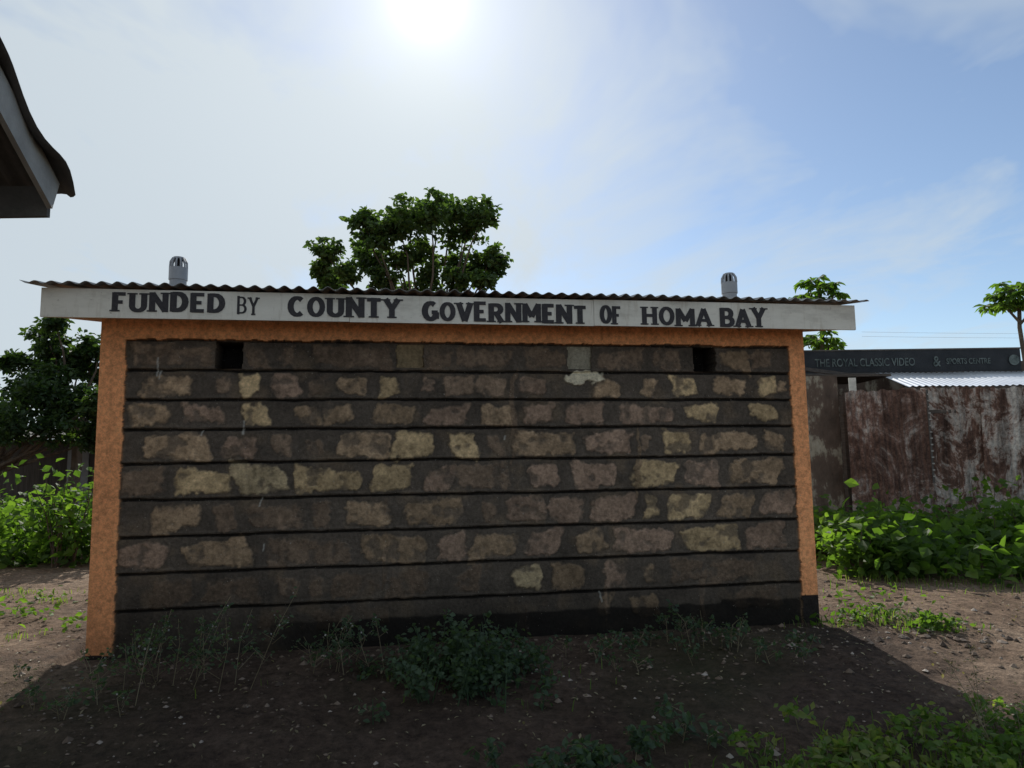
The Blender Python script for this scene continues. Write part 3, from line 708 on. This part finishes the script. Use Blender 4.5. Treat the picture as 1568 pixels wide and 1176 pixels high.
# ------------------------------------------------------------ foreground weeds
def G3(l,f):
    x,y,_=S(l,f);return x,y,float(gz(x,y))
mb=MB();P=[]
for i in range(95):
    l=-.32+random.gauss(0,.30);f=4.55+random.gauss(0,.2);x,y,z=G3(l,f);hmax=.30*math.exp(-((l+.3)/.55)**2)+.05
    h=hmax*random.uniform(.5,1.05);tx,ty=x+random.uniform(-.1,.1),y+random.uniform(-.1,.1)
    mb.tube([(x,y,z),(tx,ty,z+h)],[.004,.002],4,0,False)
    for k in range(28):
        t=random.uniform(.15,1.0);P.append((x+(tx-x)*t+random.gauss(0,.035),y+(ty-y)*t+random.gauss(0,.035),z+h*t))
mb.leaves(P,.038,1,.78,.1,.6);mb.obj('weed_clump',[L_weed,L_weed])
def stalky(name,l0,f0,n,h0,spread,leaf=.028,flowers=True,mat=L_weed):
    mb=MB();P=[];Fw=[]
    for i in range(n):
        x,y,z=G3(l0+random.gauss(0,spread*.5),f0+random.gauss(0,spread*.3));h=h0*random.uniform(.45,1.1)
        a=random.uniform(0,6.28);lean=random.uniform(.1,.6)*h
        tip=Vector((x+math.cos(a)*lean,y+math.sin(a)*lean,z+h));b=Vector((x,y,z));m_=b.lerp(tip,.5)+Vector((random.gauss(0,.02),random.gauss(0,.02),.04))
        mb.tube([b,m_,tip],[.0024,.002,.0012],4,0,False)
        for k in range(int(5+14*h)):
            t=random.uniform(.15,.95);p=b.lerp(tip,t);aa=random.uniform(0,6.28);L_=random.uniform(.03,.14)*(1.15-t)
            e=p+Vector((math.cos(aa)*L_,math.sin(aa)*L_,L_*.7))
            mb.tube([p,e],[.0014,.001],3,0,False)
            P+= [tuple(e+Vector((random.gauss(0,.014),random.gauss(0,.014),random.gauss(0,.014)))) for _ in range(5)]
            if t>.5: Fw.append(tuple(e))
    mb.leaves(P,leaf,1,.6,.1)
    if flowers: mb.leaves(Fw,.014,2,.9,0)
    return mb.obj(name,[L_dry,mat,M_grybrd])
stalky('flowering_weed',-2.05,4.45,16,.56,.5)
stalky('flowering_weed',-1.05,4.75,11,.33,.3)
stalky('flowering_weed',-2.35,4.2,8,.25,.5,.03)
stalky('low_weed',.75,4.95,12,.13,.7,.035,False)
stalky('low_weed',1.25,5.1,8,.26,.25,.035,False)
stalky('low_weed',1.6,5.0,7,.14,.4,.035,False)
stalky('low_weed',.35,3.45,14,.14,.4,.05,False)
stalky('low_weed',.75,3.7,7,.14,.3,.05,False)
stalky('low_weed',1.5,3.4,30,.13,.55,.05,False,L_grass)
stalky('low_weed',2.2,3.45,38,.16,.7,.05,False,L_grass)
stalky('low_weed',2.6,3.9,10,.14,.4,.045,False,L_grass)
stalky('tall_dry_weed',2.4,3.6,5,.6,.3,.02,False,L_dry)
def grass(name,spots,mat=L_grass):
    mb=MB()
    for l,f,sl_,n,h in spots:
        P=[G3(l+random.gauss(0,sl_),f+random.gauss(0,sl_*.5)) for _ in range(n)]
        mb.blades(P,h,.004,0,.8)
    return mb.obj(name,[mat])
grass('grass',[(1.9,3.4,.4,500,.11),(2.5,3.5,.35,500,.12),(1.2,3.3,.25,200,.08),(2.75,5.75,.25,160,.07),(3.1,5.5,.15,120,.08),(-4.9,7.4,.2,70,.06),(-4.3,6.9,.1,40,.07),(-3.9,5.6,.15,40,.06),(4,7.2,.6,160,.1),(5.4,7.1,.7,160,.1),(-.3,4.6,.5,60,.07)],L_grass)
mb=MB();P=[]
for l,f,s_,n in((2.75,5.75,.2,120),(3.15,5.5,.12,150),(-4.7,7.0,.25,50),(-4.2,6.2,.2,50),(-3.6,5.9,.15,30),(2.9,6.4,.3,50)):
    for k in range(n):
        x,y,z=G3(l+random.gauss(0,s_),f+random.gauss(0,s_*.5));P.append((x,y,z+random.uniform(.0,.09)))
mb.leaves(P,.06,0,.6,-.2);mb.obj('ground_creeper',[L_bush])
mb=MB();P=[]
for k in range(3200):
    x,y=random.uniform(-3,8),random.uniform(-3.8,.6)
    if -.05<x<5.5 and y>-.05: continue
    P.append((x,y,float(gz(x,y))+.006))
mb.leaves(P,.028,0,.5,.0,3);mb.obj('leaf_litter',[L_dry])
def rock(l,f,r):
    x,y,z=G3(l,f);import bmesh
    bm=bmesh.new();bmesh.ops.create_icosphere(bm,subdivisions=3,radius=1)
    sc_=(random.uniform(.8,1.4),random.uniform(.7,1.1),random.uniform(.4,.6));k=random.randint(0,50)
    for v in bm.verts:
        n_=1+.3*float(vn(np.array(v.co.x+k),np.array(v.co.y+v.co.z*1.3),.8,7,3))
        v.co=Vector((v.co.x*sc_[0]*r*n_+x,v.co.y*sc_[1]*r*n_+y,v.co.z*sc_[2]*r*n_+z))
    me=bpy.data.meshes.new('rock');bm.to_mesh(me);bm.free();me.materials.append(M_rock)
    o=bpy.data.objects.new('rock',me);sc.collection.objects.link(o)
for a in((.95,3.35,.11),(3.0,5.45,.05),(3.2,5.6,.04),(2.8,5.3,.04)): rock(*a)
